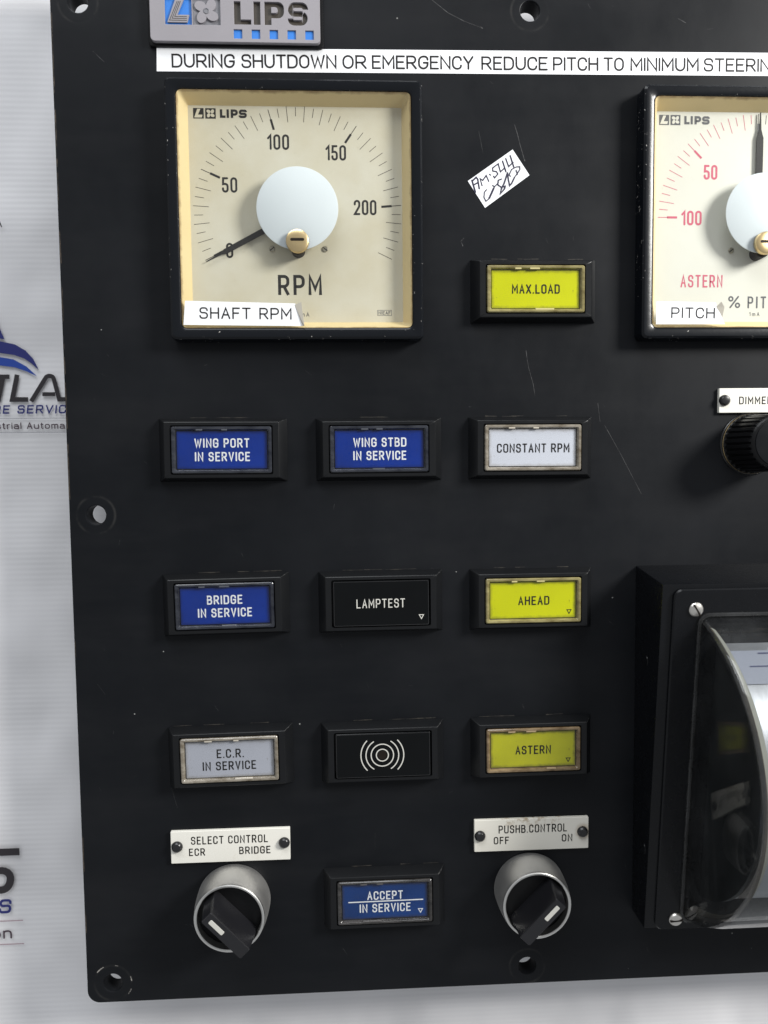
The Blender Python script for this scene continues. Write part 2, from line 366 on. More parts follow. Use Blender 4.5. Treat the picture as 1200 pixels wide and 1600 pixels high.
def ribbon(pts, t, closed=False, z=0, caps='round'):
    P = []
    for p in pts:
        if not P or (Vector(p) - P[-1]).length > 1e-5: P.append(Vector(p[:2]))
    if closed and (P[0] - P[-1]).length < 1e-5: P.pop()
    n = len(P); V, F = [], []
    if n == 1: return [], []
    for i in range(n):
        if closed: a, b = P[i - 1], P[(i + 1) % n]
        else: a, b = P[max(i - 1, 0)], P[min(i + 1, n - 1)]
        d1 = (P[i] - a) if (P[i] - a).length > 1e-9 else (b - P[i]); d2 = (b - P[i]) if (b - P[i]).length > 1e-9 else d1
        d1 = d1.normalized(); d2 = d2.normalized(); n1 = Vector((-d1.y, d1.x)); n2 = Vector((-d2.y, d2.x))
        mdir = n1 + n2; mdir = mdir.normalized() if mdir.length > 1e-6 else n1
        k = min(1 / max(mdir.dot(n1), .3), 2.2) * t / 2
        V += [(P[i].x + mdir.x * k, P[i].y + mdir.y * k, z), (P[i].x - mdir.x * k, P[i].y - mdir.y * k, z)]
    for i in range(n if closed else n - 1):
        a, b = 2 * i, 2 * ((i + 1) % n); F.append((a, a + 1, b + 1, b))
    if not closed and caps == 'round':
        for i, j in ((0, 1), (n - 1, n - 2)):
            d = (P[i] - P[j]).normalized(); base = math.atan2(d.y, d.x); L = len(V)
            for q in range(7):
                an = base - math.pi / 2 + math.pi * q / 6; V.append((P[i].x + t / 2 * math.cos(an), P[i].y + t / 2 * math.sin(an), z))
            F.append(tuple(range(L, L + 7)))
    return V, F
C_ = 'c'
G = {  # width, strokes; 'c' first marks a closed stroke
 'A': (1, [[(0, 0), (.5, 1), (1, 0)], [(.19, .34), (.81, .34)]]),
 'B': (.95, [[C_, (0, 0), (0, 1), (.93, 1, 1), (.93, .53, 1), (0, .53)], [(0, .53), (1, .53, 1), (1, 0, 1), (0, 0)]]),
 'C': (.95, [[(1, .72), (1, 1, 1), (0, 1, 1), (0, 0, 1), (1, 0, 1), (1, .28)]]),
 'D': (1, [[C_, (0, 0), (0, 1), (1, 1, 1), (1, 0, 1)]]),
 'E': (.85, [[(1, 1), (0, 1), (0, 0), (1, 0)], [(0, .52), (.86, .52)]]),
 'F': (.82, [[(1, 1), (0, 1), (0, 0)], [(0, .52), (.86, .52)]]),
 'G': (1, [[(1, .74), (1, 1, 1), (0, 1, 1), (0, 0, 1), (1, 0, 1), (1, .48), (.55, .48)]]),
 'H': (1, [[(0, 0), (0, 1)], [(1, 0), (1, 1)], [(0, .52), (1, .52)]]),
 'I': (0, [[(0, 0), (0, 1)]]),
 'L': (.82, [[(0, 1), (0, 0), (1, 0)]]),
 'M': (1.2, [[(0, 0), (0, 1), (.5, .32), (1, 1), (1, 0)]]),
 'N': (1, [[(0, 0), (0, 1), (1, 0), (1, 1)]]),
 'O': (1, [[C_, (0, .5), (0, 1, 1), (1, 1, 1), (1, .5), (1, 0, 1), (0, 0, 1)]]),
 'P': (.95, [[(0, 0), (0, 1), (1, 1, 1), (1, .45, 1), (0, .45)]]),
 'R': (1, [[(0, 0), (0, 1), (.95, 1, 1), (.95, .46, 1), (0, .46)], [(.5, .46), (1, 0)]]),
 'S': (.95, [[(.98, .76), (.98, 1, 1), (.02, 1, 1), (.02, .53, 1), (1, .53, 1), (1, 0, 1), (0, 0, 1), (0, .24)]]),
 'T': (.95, [[(0, 1), (1, 1)], [(.5, 1), (.5, 0)]]),
 'U': (1, [[(0, 1), (0, 0, 1), (1, 0, 1), (1, 1)]]),
 'V': (1, [[(0, 1), (.5, 0), (1, 1)]]),
 'W': (1.45, [[(0, 1), (.25, 0), (.5, .85), (.75, 0), (1, 1)]]),
 'X': (1, [[(0, 0), (1, 1)], [(0, 1), (1, 0)]]),
 'Y': (1, [[(0, 1), (.5, .45), (1, 1)], [(.5, .45), (.5, 0)]]),
 '0': (1, [[C_, (0, .5), (0, 1, 1), (1, 1, 1), (1, .5), (1, 0, 1), (0, 0, 1)]]),
 '1': (.5, [[(0, .78), (1, 1), (1, 0)]]),
 '2': (1, [[(0, .74), (0, 1, 1), (1, 1, 1), (1, .60, .6), (0, 0), (1, 0)]]),
 '5': (.95, [[(.93, 1), (.08, 1), (.03, .56), (1, .60, 1), (1, 0, 1), (0, 0, 1), (0, .24)]]),
 '.': (.0, [[(0, 0), (0, .02)]]),
 '%': (1.4, [[C_, (0, .8), (0, 1, .6), (.36, 1, .6), (.36, .62, .6), (0, .62, .6)], [C_, (.64, .2), (.64, .38, .6), (1, .38, .6), (1, 0, .6), (.64, 0, .6)], [(.12, -.02), (.88, 1.02)]]),
 'm': (1.3, [[(0, 0), (0, .68)], [(0, .60), (.25, .70, 1), (.5, .66, 1), (.5, 0)], [(.5, .60), (.75, .70, 1), (1, .66, 1), (1, 0)]]),
 'n': (.9, [[(0, 0), (0, .70)], [(0, .55), (.2, .72, 1), (1, .72, 1), (1, 0)]]),
 'u': (.9, [[(0, .7), (0, 0, 1), (1, 0, 1), (1, .7)], [(1, .3), (1, 0)]]),
 's': (.8, [[(.95, .56), (.95, .7, 1), (0, .7, 1), (0, .37, 1), (1, .36, 1), (1, 0, 1), (0, 0, 1), (0, .14)]]),
 't': (.45, [[(.4, .92), (.4, 0, .6), (1, 0)], [(0, .7), (1, .7)]]),
 'r': (.5, [[(0, 0), (0, .7)], [(0, .5), (.3, .7, 1), (1, .7)]]),
 'i': (0, [[(0, 0), (0, .7)], [(0, .92), (0, .95)]]),
 'a': (.9, [[(.08, .6), (.15, .7, 1), (1, .7, 1), (1, 0)], [(1, .40), (0, .40, 1), (0, 0, 1), (1, 0, 1), (1, .2)]]),
 'l': (0, [[(0, 0), (0, 1)]]),
 'o': (.9, [[C_, (0, .35), (0, .7, 1), (1, .7, 1), (1, .35), (1, 0, 1), (0, 0, 1)]]),
 'd': (.9, [[(1, 0), (1, 1)], [(1, .7), (0, .7, 1), (0, 0, 1), (1, 0)]]),
}
def text(s, cx, cy, Wd, H, t, z, wf=.52, gap=.26, rad=.27, shear=0, caps='round', rot=0):
    """Wd, H: outer size of the line in mm, t: stroke. Returns (verts, faces) centred on cx, cy."""
    h = H - t; xs = 0; items = []
    for ch in s:
        if ch == ' ': xs += wf * .75 + gap * .3; continue
        gw, st = G[ch]; gw = gw * wf; items.append((xs, gw, st)); xs += gw + gap + (t / h * .35)
    total = xs - gap - t / h * .35; sc = (Wd - t) / (total * h) if total > 0 else 1
    if len(s) == 1 and G[s][0] == 0: sc = 1
    parts = []; k = 0
    for x0, gw, st in items:
        for stroke in st:
            closed = stroke[0] == C_; pts = stroke[1:] if closed else stroke
            q = [((x0 + p[0] * gw) * h * sc, p[1] * h, *p[2:]) for p in pts]
            q = fillet(q, closed, rad * h * min(1.15, max(sc, .6)))
            q = [(x - (Wd - t) / 2 + shear * (y - h / 2), y - h / 2) for x, y in q]
            parts.append(ribbon(q, t, closed, z + (k % 8) * .006, caps)); k += 1
    return xf(join(*parts), rot, cx, cy)
def letters(name, parent, mat, *parts, label=None): return finish(name, *join(*parts), mat, parent, smooth=None, label=label)

# ================================================================== backdrop banner
ban = thing('banner', 'white ribbed vinyl banner with blue and black printed logos behind the panel', 'banner', 0, 0, -28)
V, F = [], []; nx, ny = 60, 60
for j in range(ny + 1):
    for i in range(nx + 1):
        x = -260 + 640 * i / nx; y = -330 + 640 * j / ny
        V.append((x, y, -.45 - .4 * math.cos(y / 41.0) * math.sin(x / 70.0 + 1)))
for j in range(ny):
    for i in range(nx): a = j * (nx + 1) + i; F.append((a, a + 1, a + nx + 2, a + nx + 1))
finish('sheet', V, F, 'banner_vinyl', ban, 60)
def logo(k, ox, oy):
    """k: scale, (ox, oy): right end and baseline of the big word"""
    z = .55
    def P(pts): return [(ox + x * k, oy + y * k) for x, y in pts]
    def T(s, x0, x1, y, h, t, **kw): return text(s, ox + (x0 + x1) / 2 * k, oy + (y + h / 2) * k, (x1 - x0) * k, h * k, t * k, z, **kw)
    big = []
    it = .26
    def stroke(pts, rad, t=1.75): return ribbon([(ox + x * k, oy + y * k) for x, y in fillet(pts, False, rad)], t * k, False, z + .01 * len(big), 'butt')
    for x, g in ((-51.0, 'A'), (-37.8, 'T'), (-32.0, 'L'), (-23.8, 'A'), (-11.6, 'S')):
        if g == 'A':
            big.append(stroke([(x, 0), (x + 6.7, 10.3, 1), (x + 9.2, 10.3, 1), (x + 11.5, 0)], 1.6)); big.append(stroke([(x + 4.6, 2.9), (x + 9.8, 2.9)], 0, 1.6))
        if g == 'T': big.append(stroke([(x - .5, 10.1), (x + 5.7, 10.1)], 0)); big.append(stroke([(x + 3, 10.1), (x + .5, 0)], 0, 2.1))
        if g == 'L': big.append(stroke([(x + 3, 10.9), (x + .6, .8), (x + 7.0, .8)], 0, 1.9))
        if g == 'S': big.append(stroke([(x + 11.6, 10.1), (x + 3.6, 10.1, 1), (x + 1.6, 5.6, 1), (x + 9.8, 5.6, 1), (x + 8.6, .8, 1), (x - .6, .8)], 2.2))
    letters('lettering', ban, 'banner_ink_dark', *big)
    letters('lettering', ban, 'banner_ink_navy', T('WARE SERVICES', -48.2, -2.4, -5.0, 3.5, .60, wf=.72, gap=.34, shear=.14, rad=.2))
    letters('lettering', ban, 'banner_ink_plum', T('Industrial Automation', -47.2, -2.6, -11.3, 2.75, .42, wf=.62, gap=.26, rad=.26))
    letters('rule_line', ban, 'banner_ink_line' if k < 1.5 else 'banner_ink_rose', ribbon(P([(-47, -6.9), (0, -6.9)]), .25 * k, False, z), ribbon(P([(-47, -12.7), (0, -12.7)]), .25 * k, False, z))
    def cres(o, i_): return poly(P(o + i_[::-1]), z - .1, z)
    o1 = [(-58, 14), (-50, 21), (-42, 24.2), (-35.5, 24.5), (-29.5, 23.2), (-25.2, 20.6), (-22.3, 17.2), (-20.3, 12.8)]
    i1 = [(-58, 13.8), (-50, 18.0), (-42, 19.8), (-35.8, 19.8), (-29.8, 18.9), (-25.8, 17.4), (-23.0, 15.4), (-20.3, 12.8)]
    letters('swoosh', ban, 'banner_ink_navy', cres(o1, i1))
    o2 = [(-57, 12), (-48, 17), (-41, 18.2), (-35.8, 18.1), (-30.2, 17.1), (-25.2, 14.2), (-21.0, 10.2)]
    i2 = [(-57, 11.8), (-48, 14), (-41, 14.8), (-35.8, 14.7), (-29.8, 13.9), (-25.0, 12.2), (-21.0, 10.2)]
    letters('swoosh', ban, 'banner_ink_blue', cres(o2, i2))
    letters('peak', ban, 'banner_ink_navy', poly(P([(-45, 25.6), (-38, 40), (-35.6, 30.5), (-33.5, 25.3), (-38, 26.0)]), z - .1, z))
logo(1.019, -120.0, 22.0)
logo(1.83, -157.1, -190.9)
letters('lettering', ban, 'banner_ink_dark', ribbon([(-154.2, 95.9), (-153.4, 93.6)], .45, False, .5))

# ================================================================== panel plate
pan = thing('control_panel', 'large matt black control panel plate with scratches and mounting holes', 'control panel')
x0, x1, y0, y1, cr = -120.2, 240.0, -222.5, 192.0, 5.0
outl = [(x + (x0 + x1) / 2, y + (y0 + y1) / 2) for x, y in rr(x1 - x0, y1 - y0, cr, 8)]
curve_plate('plate', [outl] + [circle(hx, hy, 3.75, 44) for hx, hy in HOLES], -8.0, 0, 'panel_black_laminate', pan, bev=.35)
for pts, t in (([(54.07, 124.4), (55.2, 121), (56.2, 117.0), (57.9, 111.4)], .20), ([(57.75, 111.9), (58.1, 110.9)], .35),
            ([(22.3, 170.1), (28.4, 165.5), (34.5, 162.6)], .16), ([(34.5, 162.6), (38.5, 161.2), (41.2, 160.3)], .10), ([(41.0, 160.5), (41.6, 160.1)], .4),
            ([(58.7, 38.2), (59.2, 34.5), (59.8, 31.4), (61.6, 25), (62.3, 20.6)], .15),
            ([(90.5, 8.6), (97.1, -2.9), (105.7, -18.9)], .12), ([(87.6, 17.5), (88.6, 10.0)], .10),
            ([(-105.1, 149.3), (-101.0, 145.4)], .16), ([(40.1, 121.9), (41.8, 113.5)], .07), ([(33.8, 78.5), (33.0, 80.3), (34.2, 81.5)], .22),
            ([(118, 165), (121, 163.5)], .14)):
    finish('scratch', *ribbon(pts, t, False, .02), 'scratch_pale', pan, None)
scuff = []; rs = random.Random(11)
for i in range(110):
    x, y = rs.uniform(-112, 232), rs.uniform(-215, 170); a = rs.choice((rs.uniform(0, 180), rs.uniform(100, 140))); L = rs.uniform(.4, 3.2) * (1 if i % 9 else 3); dx, dy = L * math.cos(math.radians(a)), L * math.sin(math.radians(a))
    scuff.append(ribbon([(x, y), (x + dx * .5, y + dy * .5 + rs.uniform(-.08, .08)), (x + dx, y + dy)], rs.uniform(.035, .09), False, .012))
finish('scuffs', *join(*scuff), 'scuff_grey', pan, None, kind='stuff')
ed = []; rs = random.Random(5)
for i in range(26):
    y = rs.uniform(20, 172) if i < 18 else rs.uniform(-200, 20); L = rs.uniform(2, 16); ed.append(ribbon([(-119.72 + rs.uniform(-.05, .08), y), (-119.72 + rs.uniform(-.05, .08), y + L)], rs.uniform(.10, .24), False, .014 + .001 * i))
finish('edge_highlight', *join(*ed), 'edge_highlight_brown', pan, None, kind='stuff')  # broken strips painting the left edge's brownish line and thin highlight
# bright worn arcs at the bottom left mounting hole
for a0, a1, rr_ in ((118, 142, 7.6), (72, 80, 7.4), (5, 18, 7.6), (-38, -22, 7.8)):
    pts = [(-110 + rr_ * math.cos(math.radians(a0 + (a1 - a0) * i / 5)), -214.3 + rr_ * math.sin(math.radians(a0 + (a1 - a0) * i / 5))) for i in range(6)]
    finish('worn_mark', *ribbon(pts, .42 if a0 != 72 else .3, False, .02), 'bright_chip', pan, None)

# ================================================================== maker's badge
bd = thing('maker_badge', 'grey cast badge with LIPS in sunken letters at the top of the panel', 'badge', -51.6, 162.0, 0)
bw, bh = 62.8, 20.4
def bx(X0, X1, Y0, Y1): return [(X0, Y0), (X1, Y0), (X1, Y1), (X0, Y1)]
def outline(pts, t, rad=0):
    v, f = ribbon(fillet(pts, False, rad, 6), t, False, 0, 'butt'); L = [(p[0], p[1]) for p in v]
    return L[0::2] + L[1::2][::-1]
B0, B1 = -3.85, 4.40     # letter base line and top, local
holes = [outline([(-.5 + 1.05 + .25, B1), (-.5 + 1.05 + .25, B0 + 1.0), (5.8, B0 + 1.0)], 2.0)]
holes[0] = [(-.5, B1), (1.95, B1), (1.95, B0 + 1.75), (5.8, B0 + 1.75), (5.8, B0), (-.5, B0)]
holes.append(bx(6.75, 9.25, B0, B1))
pO = [(10.8, B0), (13.3, B0), (13.3, B0 + 2.45)] + fillet([(13.3, B0 + 2.45), (18.0, B0 + 2.45, 1), (18.0, B1, 1), (10.8, B1)], False, 2.2, 6)[1:]
holes.append(pO); pC = fillet([(13.3, B0 + 4.3), (15.7, B0 + 4.3, 1), (15.7, B1 - 1.8, 1), (13.3, B1 - 1.8)], True, 1.0, 5); holes.append(pC)
sx0, sx1 = 19.4, 26.9
holes.append(outline([(sx1 - .9, B1 - 2.5), (sx1 - .9, B1 - .95, 1), (sx0 + 1.1, B1 - .95, 1), (sx0 + 1.1, (B0 + B1) / 2, 1), (sx1 - 1.1, (B0 + B1) / 2, 1), (sx1 - 1.1, B0 + .95, 1), (sx0 + 1.0, B0 + .95, 1), (sx0 + 1.0, B0 + 2.4)], 1.95, 1.55))
sq = [bx(-.75 + i * 6.64, 2.40 + i * 6.64, -8.9, -5.65) for i in range(5)]
e1 = bx(-25.9, -16.05, B0 - .4, B1 + 1.1); e2 = bx(-15.75, -5.5, B0 - .4, B1 + 1.1)
curve_plate('face_plate', [rr(bw, bh, 1.6)] + holes + sq + [e1, e2], 1.2, 3.0, 'badge_grey', bd, bev=.12)
finish('base', *loft([(bw + 2.2, bh + 1.8, 1.2, 0), (bw + 2.2, bh + 1.8, 1.2, 1.0), (bw + 1.8, bh + 1.4, 1.2, 1.25)], cap1=True), 'knob_black', bd)
finish('letter_recess', *slab(29, 9.4, 1.25, 2.1, .1, .02, 13.2, .3), 'badge_recess_dark', bd)
finish('emblem_ground', *slab(9.8, 9.8, 1.25, 2.3, .1, .02, -21.0, .8), 'badge_blue', bd, label='blue emblem square')
finish('emblem_ground', *slab(10.2, 9.8, 1.25, 2.3, .1, .02, -10.62, .8), 'badge_recess_grey', bd, label='grey emblem square')
for i in range(5): finish('blue_square', *slab(3.1, 3.2, 1.25, 2.5, .05, .02, .82 + i * 6.64, -7.28), 'badge_blue', bd)
def Lshape(s, cx, cy): return [(cx + x * s, cy + y * s) for x, y in ((-.10, .44), (.22, .44), (-.04, -.14), (.42, -.14), (.34, -.42), (-.42, -.42))]
finish('emblem_letter', *poly(Lshape(9.6, -21.0, .6), 2.2, 2.95), 'badge_grey', bd)
for k in range(3):
    s = 9.6 * (.86 - .20 * k); finish('emblem_groove', *ribbon([(-21 + x, .6 + y) for x, y in ((-.02 * 9.6 + .12 * k * 9.6 * .5, .36 * 9.6), (-.33 * 9.6 + .10 * 9.6 * k, (-.35 + .07 * k) * 9.6), (.33 * 9.6, (-.35 + .07 * k) * 9.6))], .22, False, 2.99, 'butt'), 'badge_recess_dark', bd)
for k in range(4):
    a = math.radians(45 + 90 * k + 6); cx, cy = -10.62 + 2.75 * math.cos(a), .8 + 2.75 * math.sin(a)
    pts = []
    for i in range(20):
        q = 2 * math.pi * i / 20; u, v = 2.25 * math.cos(q), 1.75 * math.sin(q); an = a + .35; pts.append((cx + u * math.cos(an) - v * math.sin(an), cy + u * math.sin(an) + v * math.cos(an)))
    finish('propeller_blade', *poly(pts, 2.2, 2.85 + .03 * k), 'badge_grey', bd)
finish('propeller_hub', *lathe([(1.1, 2.2), (1.1, 3.0), (.95, 3.1), (.8, 3.1), (.75, 2.95)], 24, -10.62, .8), 'badge_recess_grey', bd)

# ================================================================== stickers
st = thing('warning_sticker', 'long white strip printed DURING SHUTDOWN OR EMERGENCY REDUCE PITCH', 'sticker', 0, 0, 0)
def sy(x): return (x + 81.6) * .0082
pt = [(-81.7, 142.3), (-81.5, 150.8)] + [(x, 150.8 + sy(x)) for x in (0, 80, 160, 186)] + [(x, 142.3 + sy(x) * .9) for x in (186, 160, 80, 0)]
finish('strip', *poly(pt[::-1], .02, .16), 'sticker_white', st, None)
wl = [('DURING', -64.3, 146.32, 23.6), ('SHUTDOWN', -32.16, 146.59, 35.9), ('OR', -7.41, 146.78, 9.24), ('EMERGENCY', 18.66, 147.0, 39.0), ('REDUCE', 54.03, 147.2, 25.8), ('PITCH', 77.82, 147.35, 17.8), ('TO', 92.74, 147.5, 8.05), ('MINIMUM', 112.83, 147.7, 27.1), ('STEERING', 143.9, 147.95, 31.2)]
for s, x, y, wd in wl: letters('lettering', st, 'ink_black', text(s, x, y, wd, 5.1, .70, .19, wf=.72, gap=.20, rad=.36, rot=.45))
def label_sticker(corners, s, tc, wd, h, flap, lab):
    cx = sum(c[0] for c in corners) / 4; cy = sum(c[1] for c in corners) / 4
    t = thing('label_sticker', lab, 'sticker', cx, cy, 7.35)
    finish('strip', *poly([(x - cx, y - cy) for x, y in corners][::-1], .02, .15), 'sticker_white', t, None)
    letters('lettering', t, 'ink_black', text(s, tc[0] - cx, tc[1] - cy, wd, h, .54, .18, wf=.76, gap=.30, rad=.36, rot=-.6))
    V = [(flap[0][0] - cx, flap[0][1] - cy, .18), (flap[1][0] - cx, flap[1][1] - cy, 1.1), (flap[2][0] - cx, flap[2][1] - cy, .9), (flap[3][0] - cx, flap[3][1] - cy, .16)]
    V += [(x, y, z - .1) for x, y, z in V]
    finish('curled_end', V, [(0, 1, 2, 3), (7, 6, 5, 4), (0, 4, 5, 1), (1, 5, 6, 2), (2, 6, 7, 3), (3, 7, 4, 0)], 'sticker_curl', t, None, label='curled torn end of the sticker')
label_sticker([(-72.02, 55.9), (-31.0, 54.9), (-28.2, 46.5), (-72.8, 47.0)], 'SHAFT RPM', (-49.63, 51.21), 34.4, 4.3, [(-31.3, 54.4), (-28.7, 55.2), (-27.7, 46.5), (-28.3, 46.5)], 'small white SHAFT RPM sticker across the lower corner of the left gauge')
label_sticker([(107.75, 55.7), (131.0, 55.3), (134.9, 47.0), (107.62, 47.0)], 'PITCH', (122.2, 51.3), 17.3, 4.2, [(131.3, 53.6), (132.9, 55.4), (134.2, 53.4), (133.9, 49.8)], 'small white PITCH sticker across the lower corner of the right gauge')
hw = thing('handwritten_sticker', 'small tilted white sticker with handwritten AM-544', 'sticker', 0, 0, 0)
hc = [(35.8, 103.1), (53.3, 115.1), (59.9, 105.5), (42.5, 93.0)]
finish('paper', *poly(hc[::-1], .02, .14), 'sticker_white', hw, None)
def zp(x, y):   # bilinear from the drawn sketch grid onto the sticker
    px, py = 720 + x / 10, 220 + y / 10
    return (35.8 + (px - 731) * .2476 + (py - 283) * -.0020, 103.1 - (py - 283) * .2440 - (px - 731) * .0019)
hand = [([(175, 620), (195, 690), (230, 800)], .6), ([(180, 630), (240, 572), (265, 600), (290, 745)], .55), ([(200, 690), (265, 655)], .5), ([(335, 700), (303, 590), (345, 618), (398, 540), (440, 630)], .42), ([(452, 521), (466, 534)], .42),
        ([(590, 355), (500, 422), (502, 470), (560, 478), (582, 515), (532, 575), (515, 550)], .42), ([(590, 370), (622, 480), (690, 420)], .42), ([(655, 315), (710, 478)], .45), ([(705, 275), (752, 398), (822, 330)], .42), ([(775, 230), (832, 400)], .48),
        ([(405, 760), (372, 800), (366, 880), (398, 940), (450, 895), (530, 715)], .34), ([(500, 693), (532, 712), (592, 650)], .34), ([(450, 890), (520, 735)], .6), ([(640, 592), (590, 612), (582, 680), (640, 720), (700, 702)], .4), ([(700, 700), (690, 742), (622, 825), (642, 740), (682, 660), (735, 495)], .5),
        ([(735, 495), (750, 600), (770, 692), (800, 660), (848, 560)], .45), ([(765, 530), (790, 556), (762, 520), (800, 440), (870, 402), (928, 396), (930, 440), (892, 500), (860, 545)], .34), ([(870, 450), (892, 518)], .34)]
letters('handwriting', hw, 'marker_ink', *[ribbon([zp(*p) for p in pts], t * 1.15, False, .17 + .008 * i) for i, (pts, t) in enumerate(hand)])

# ================================================================== gauges
def emblem(cx, cy, ink, ground):
    """small printed maker's marks on a dial"""
    parts = [poly(bx(cx - 6.55 - 1.95, cx - 6.55 + 1.95, cy - 1.9, cy + 1.9), 1.02, 1.06), poly(bx(cx - 2.05 - 1.95, cx - 2.05 + 1.95, cy - 1.9, cy + 1.9), 1.02, 1.06)]
    g = [poly(Lshape(3.7, cx - 6.6, cy), 1.06, 1.09)]
    for k in range(4):
        a = math.radians(45 + 90 * k); px, py = cx - 2.05 + 1.02 * math.cos(a), cy + 1.02 * math.sin(a)
        g.append(poly([(px + (.80 * math.cos(q) * math.cos(a + .4) - .58 * math.sin(q) * math.sin(a + .4)), py + (.80 * math.cos(q) * math.sin(a + .4) + .58 * math.sin(q) * math.cos(a + .4))) for q in [2 * math.pi * i / 14 for i in range(14)]], 1.06, 1.085 + .003 * k))
    lx = cx + 1.48; h2 = 1.56; k_ = .86
    def B(pts, rad=0, q=0): return ribbon([(lx + x, cy + y) for x, y in fillet(pts, False, rad)], k_, False, 1.06 + q, 'butt')
    w_ = join(B([(.43, h2), (.43, -h2 + .43), (2.07, -h2 + .43)]), B([(2.92, h2), (2.92, -h2)]), B([(4.48, -h2), (4.48, h2 - .43), (6.27, h2 - .43, 1), (6.27, -.30, 1), (4.6, -.30)], .75, .004),
              B([(9.75, .62), (9.6, h2 - .43, 1), (7.53, h2 - .43, 1), (7.53, 0, 1), (9.62, 0, 1), (9.62, -h2 + .43, 1), (7.4, -h2 + .43, 1), (7.4, -.62)], .6, .008))
    return parts, g, w_
def ang(v0, v1): return [v0 + (v1 - v0) * i for i in range(2)]
def gauge(cx, cy, lab, dialm, pitch):
    t = thing('gauge', lab, 'gauge', cx, cy, 0, 0, 'square panel gauges')
    finish('bezel', *loft([(95.6, 95.6, 2.2, 0), (95.6, 95.6, 2.2, 5.6), (95.1, 95.1, 2.0, 6.6), (93.6, 93.6, 1.6, 7.3), (88.8, 88.8, 2.2, 7.3), (87.4, 87.4, 2.2, 6.9), (86.9, 86.9, 2.2, 6.3), (86.9, 86.9, 2.2, 5.6)], 5), 'gauge_bezel_paint', t)
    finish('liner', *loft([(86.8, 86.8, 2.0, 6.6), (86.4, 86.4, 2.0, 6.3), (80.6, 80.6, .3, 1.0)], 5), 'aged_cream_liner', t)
    finish('dial_plate', *slab(84, 84, .3, 1.0, .3, .05), dialm, t)
    px, py, z = .35, .85 if not pitch else .1, 1.03
    def tick(a, r0, r1, wd): ca, sa = math.cos(math.radians(a)), math.sin(math.radians(a)); return ribbon([(px + r0 * ca, py + r0 * sa), (px + r1 * ca, py + r1 * sa)], wd, False, z, 'butt')
    RO = 39.7
    if not pitch:
        fine, bold = [], []
        for i in range(47):
            a = 206.6 - i * 10.1 / 2
            if i % 10 == 0 and i <= 40: fine.append(tick(a, RO - 4, RO, .26)); bold.append(tick(a, RO - 7.7, RO - 3.7, .85))
            else: fine.append(tick(a, RO - (3.8 if i % 2 else 5.9), RO - (.4 if i % 2 else 0), .2))
        letters('scale_marks', t, 'ink_tick', *fine)
        for b_ in bold: letters('major_tick', t, 'ink_dial', b_)
        for s, x, y, wd in (('0', -56.0, 76.2, 2.7), ('50', -55.44, 100.58, 5.8), ('100', -36.81, 116.58, 8.3), ('150', -15.03, 112.82, 7.85), ('200', -4.07, 92.52, 8.7)):
            letters('numeral', t, 'ink_dial', text(s, x - cx, y - cy, wd, 5.7, .78, z, wf=.40, gap=.26, rad=.2))
        letters('unit_lettering', t, 'ink_dial', text('RPM', -29.48 - cx, 63.0 - cy, 16.8, 8.15, 1.15, z, wf=.50, gap=.32, rad=.22, caps='butt'))
        letters('small_print', t, 'ink_grey', text('1mA', -28.4 - cx, 52.1 - cy, 4.6, 1.6, .22, z, wf=.4, gap=.3))
        letters('small_print', t, 'ink_grey', text('NIEAF', 2.98 - cx, 52.69 - cy, 4.7, 1.35, .2, z, wf=.62, gap=.3), ribbon([(x + 2.98 - cx, y + 52.69 - cy) for x, y in ((-2.7, -1), (2.7, -1), (2.7, 1), (-2.7, 1))], .16, True, z))
        e = emblem(-59.9 - cx, 126.8 - cy, 0, 0)
    else:
        red, redb, blk, blkb = [], [], [], []
        for i in range(41):
            a = 180 - i * 4.5; r_ = i < 20
            if i % 10 == 0: (red if r_ else blk).append(tick(a, RO - 4, RO, .26)); (redb if r_ else blkb).append(tick(a, RO - 7.7, RO - 3.7, .85))
            else: (red if r_ else blk).append(tick(a, RO - (3.8 if i % 2 else 5.9), RO - (.4 if i % 2 else 0), .24))
        letters('scale_marks', t, 'ink_red', *red, label='red astern half of the scale'); letters('scale_marks', t, 'ink_tick', *blk, label='black ahead half of the scale')
        for b_ in redb: letters('major_tick', t, 'ink_red', b_)
        for b_ in blkb: letters('major_tick', t, 'ink_grey', b_)
        for s, x, y, wd, mt in (('50', 131.37, 106.84, 5.5, 'ink_red'), ('100', 124.0, 89.3, 8.2, 'ink_red'), ('50', 169.0, 106.84, 5.5, 'ink_grey'), ('100', 176.6, 89.3, 8.2, 'ink_grey')):
            letters('numeral', t, mt, text(s, x - cx, y - cy, wd, 5.65, .82, z, wf=.40, gap=.26, rad=.2))
        letters('direction_lettering', t, 'ink_red', text('ASTERN', 128.5 - cx, 64.95 - cy, 17.0, 4.9, .62, z, wf=.42, gap=.30, rad=.2))
        letters('direction_lettering', t, 'ink_grey', text('AHEAD', 172.5 - cx, 64.95 - cy, 14.5, 4.9, .62, z, wf=.42, gap=.30, rad=.2))
        letters('unit_lettering', t, 'ink_grey', text('%', 141.87 - cx, 56.84 - cy, 4.9, 4.7, .62, z, wf=.55), text('PITCH', 154.6 - cx, 56.7 - cy, 14.6, 4.7, .66, z, wf=.46, gap=.42, rad=.2))
        letters('small_print', t, 'ink_grey', text('1mA', 150.1 - cx, 52.1 - cy, 4.3, 1.6, .22, z, wf=.4, gap=.35))
        e = emblem(119.1 - cx, 126.5 - cy, 0, 0)
    letters('emblem_ground', t, 'ink_grey' if pitch else 'ink_dial', *e[0]); letters('emblem_mark', t, dialm, *e[1]); letters('maker_lettering', t, 'ink_grey' if pitch else 'ink_dial', e[2])
    # pointer
    a = 207.9 if not pitch else 89.7
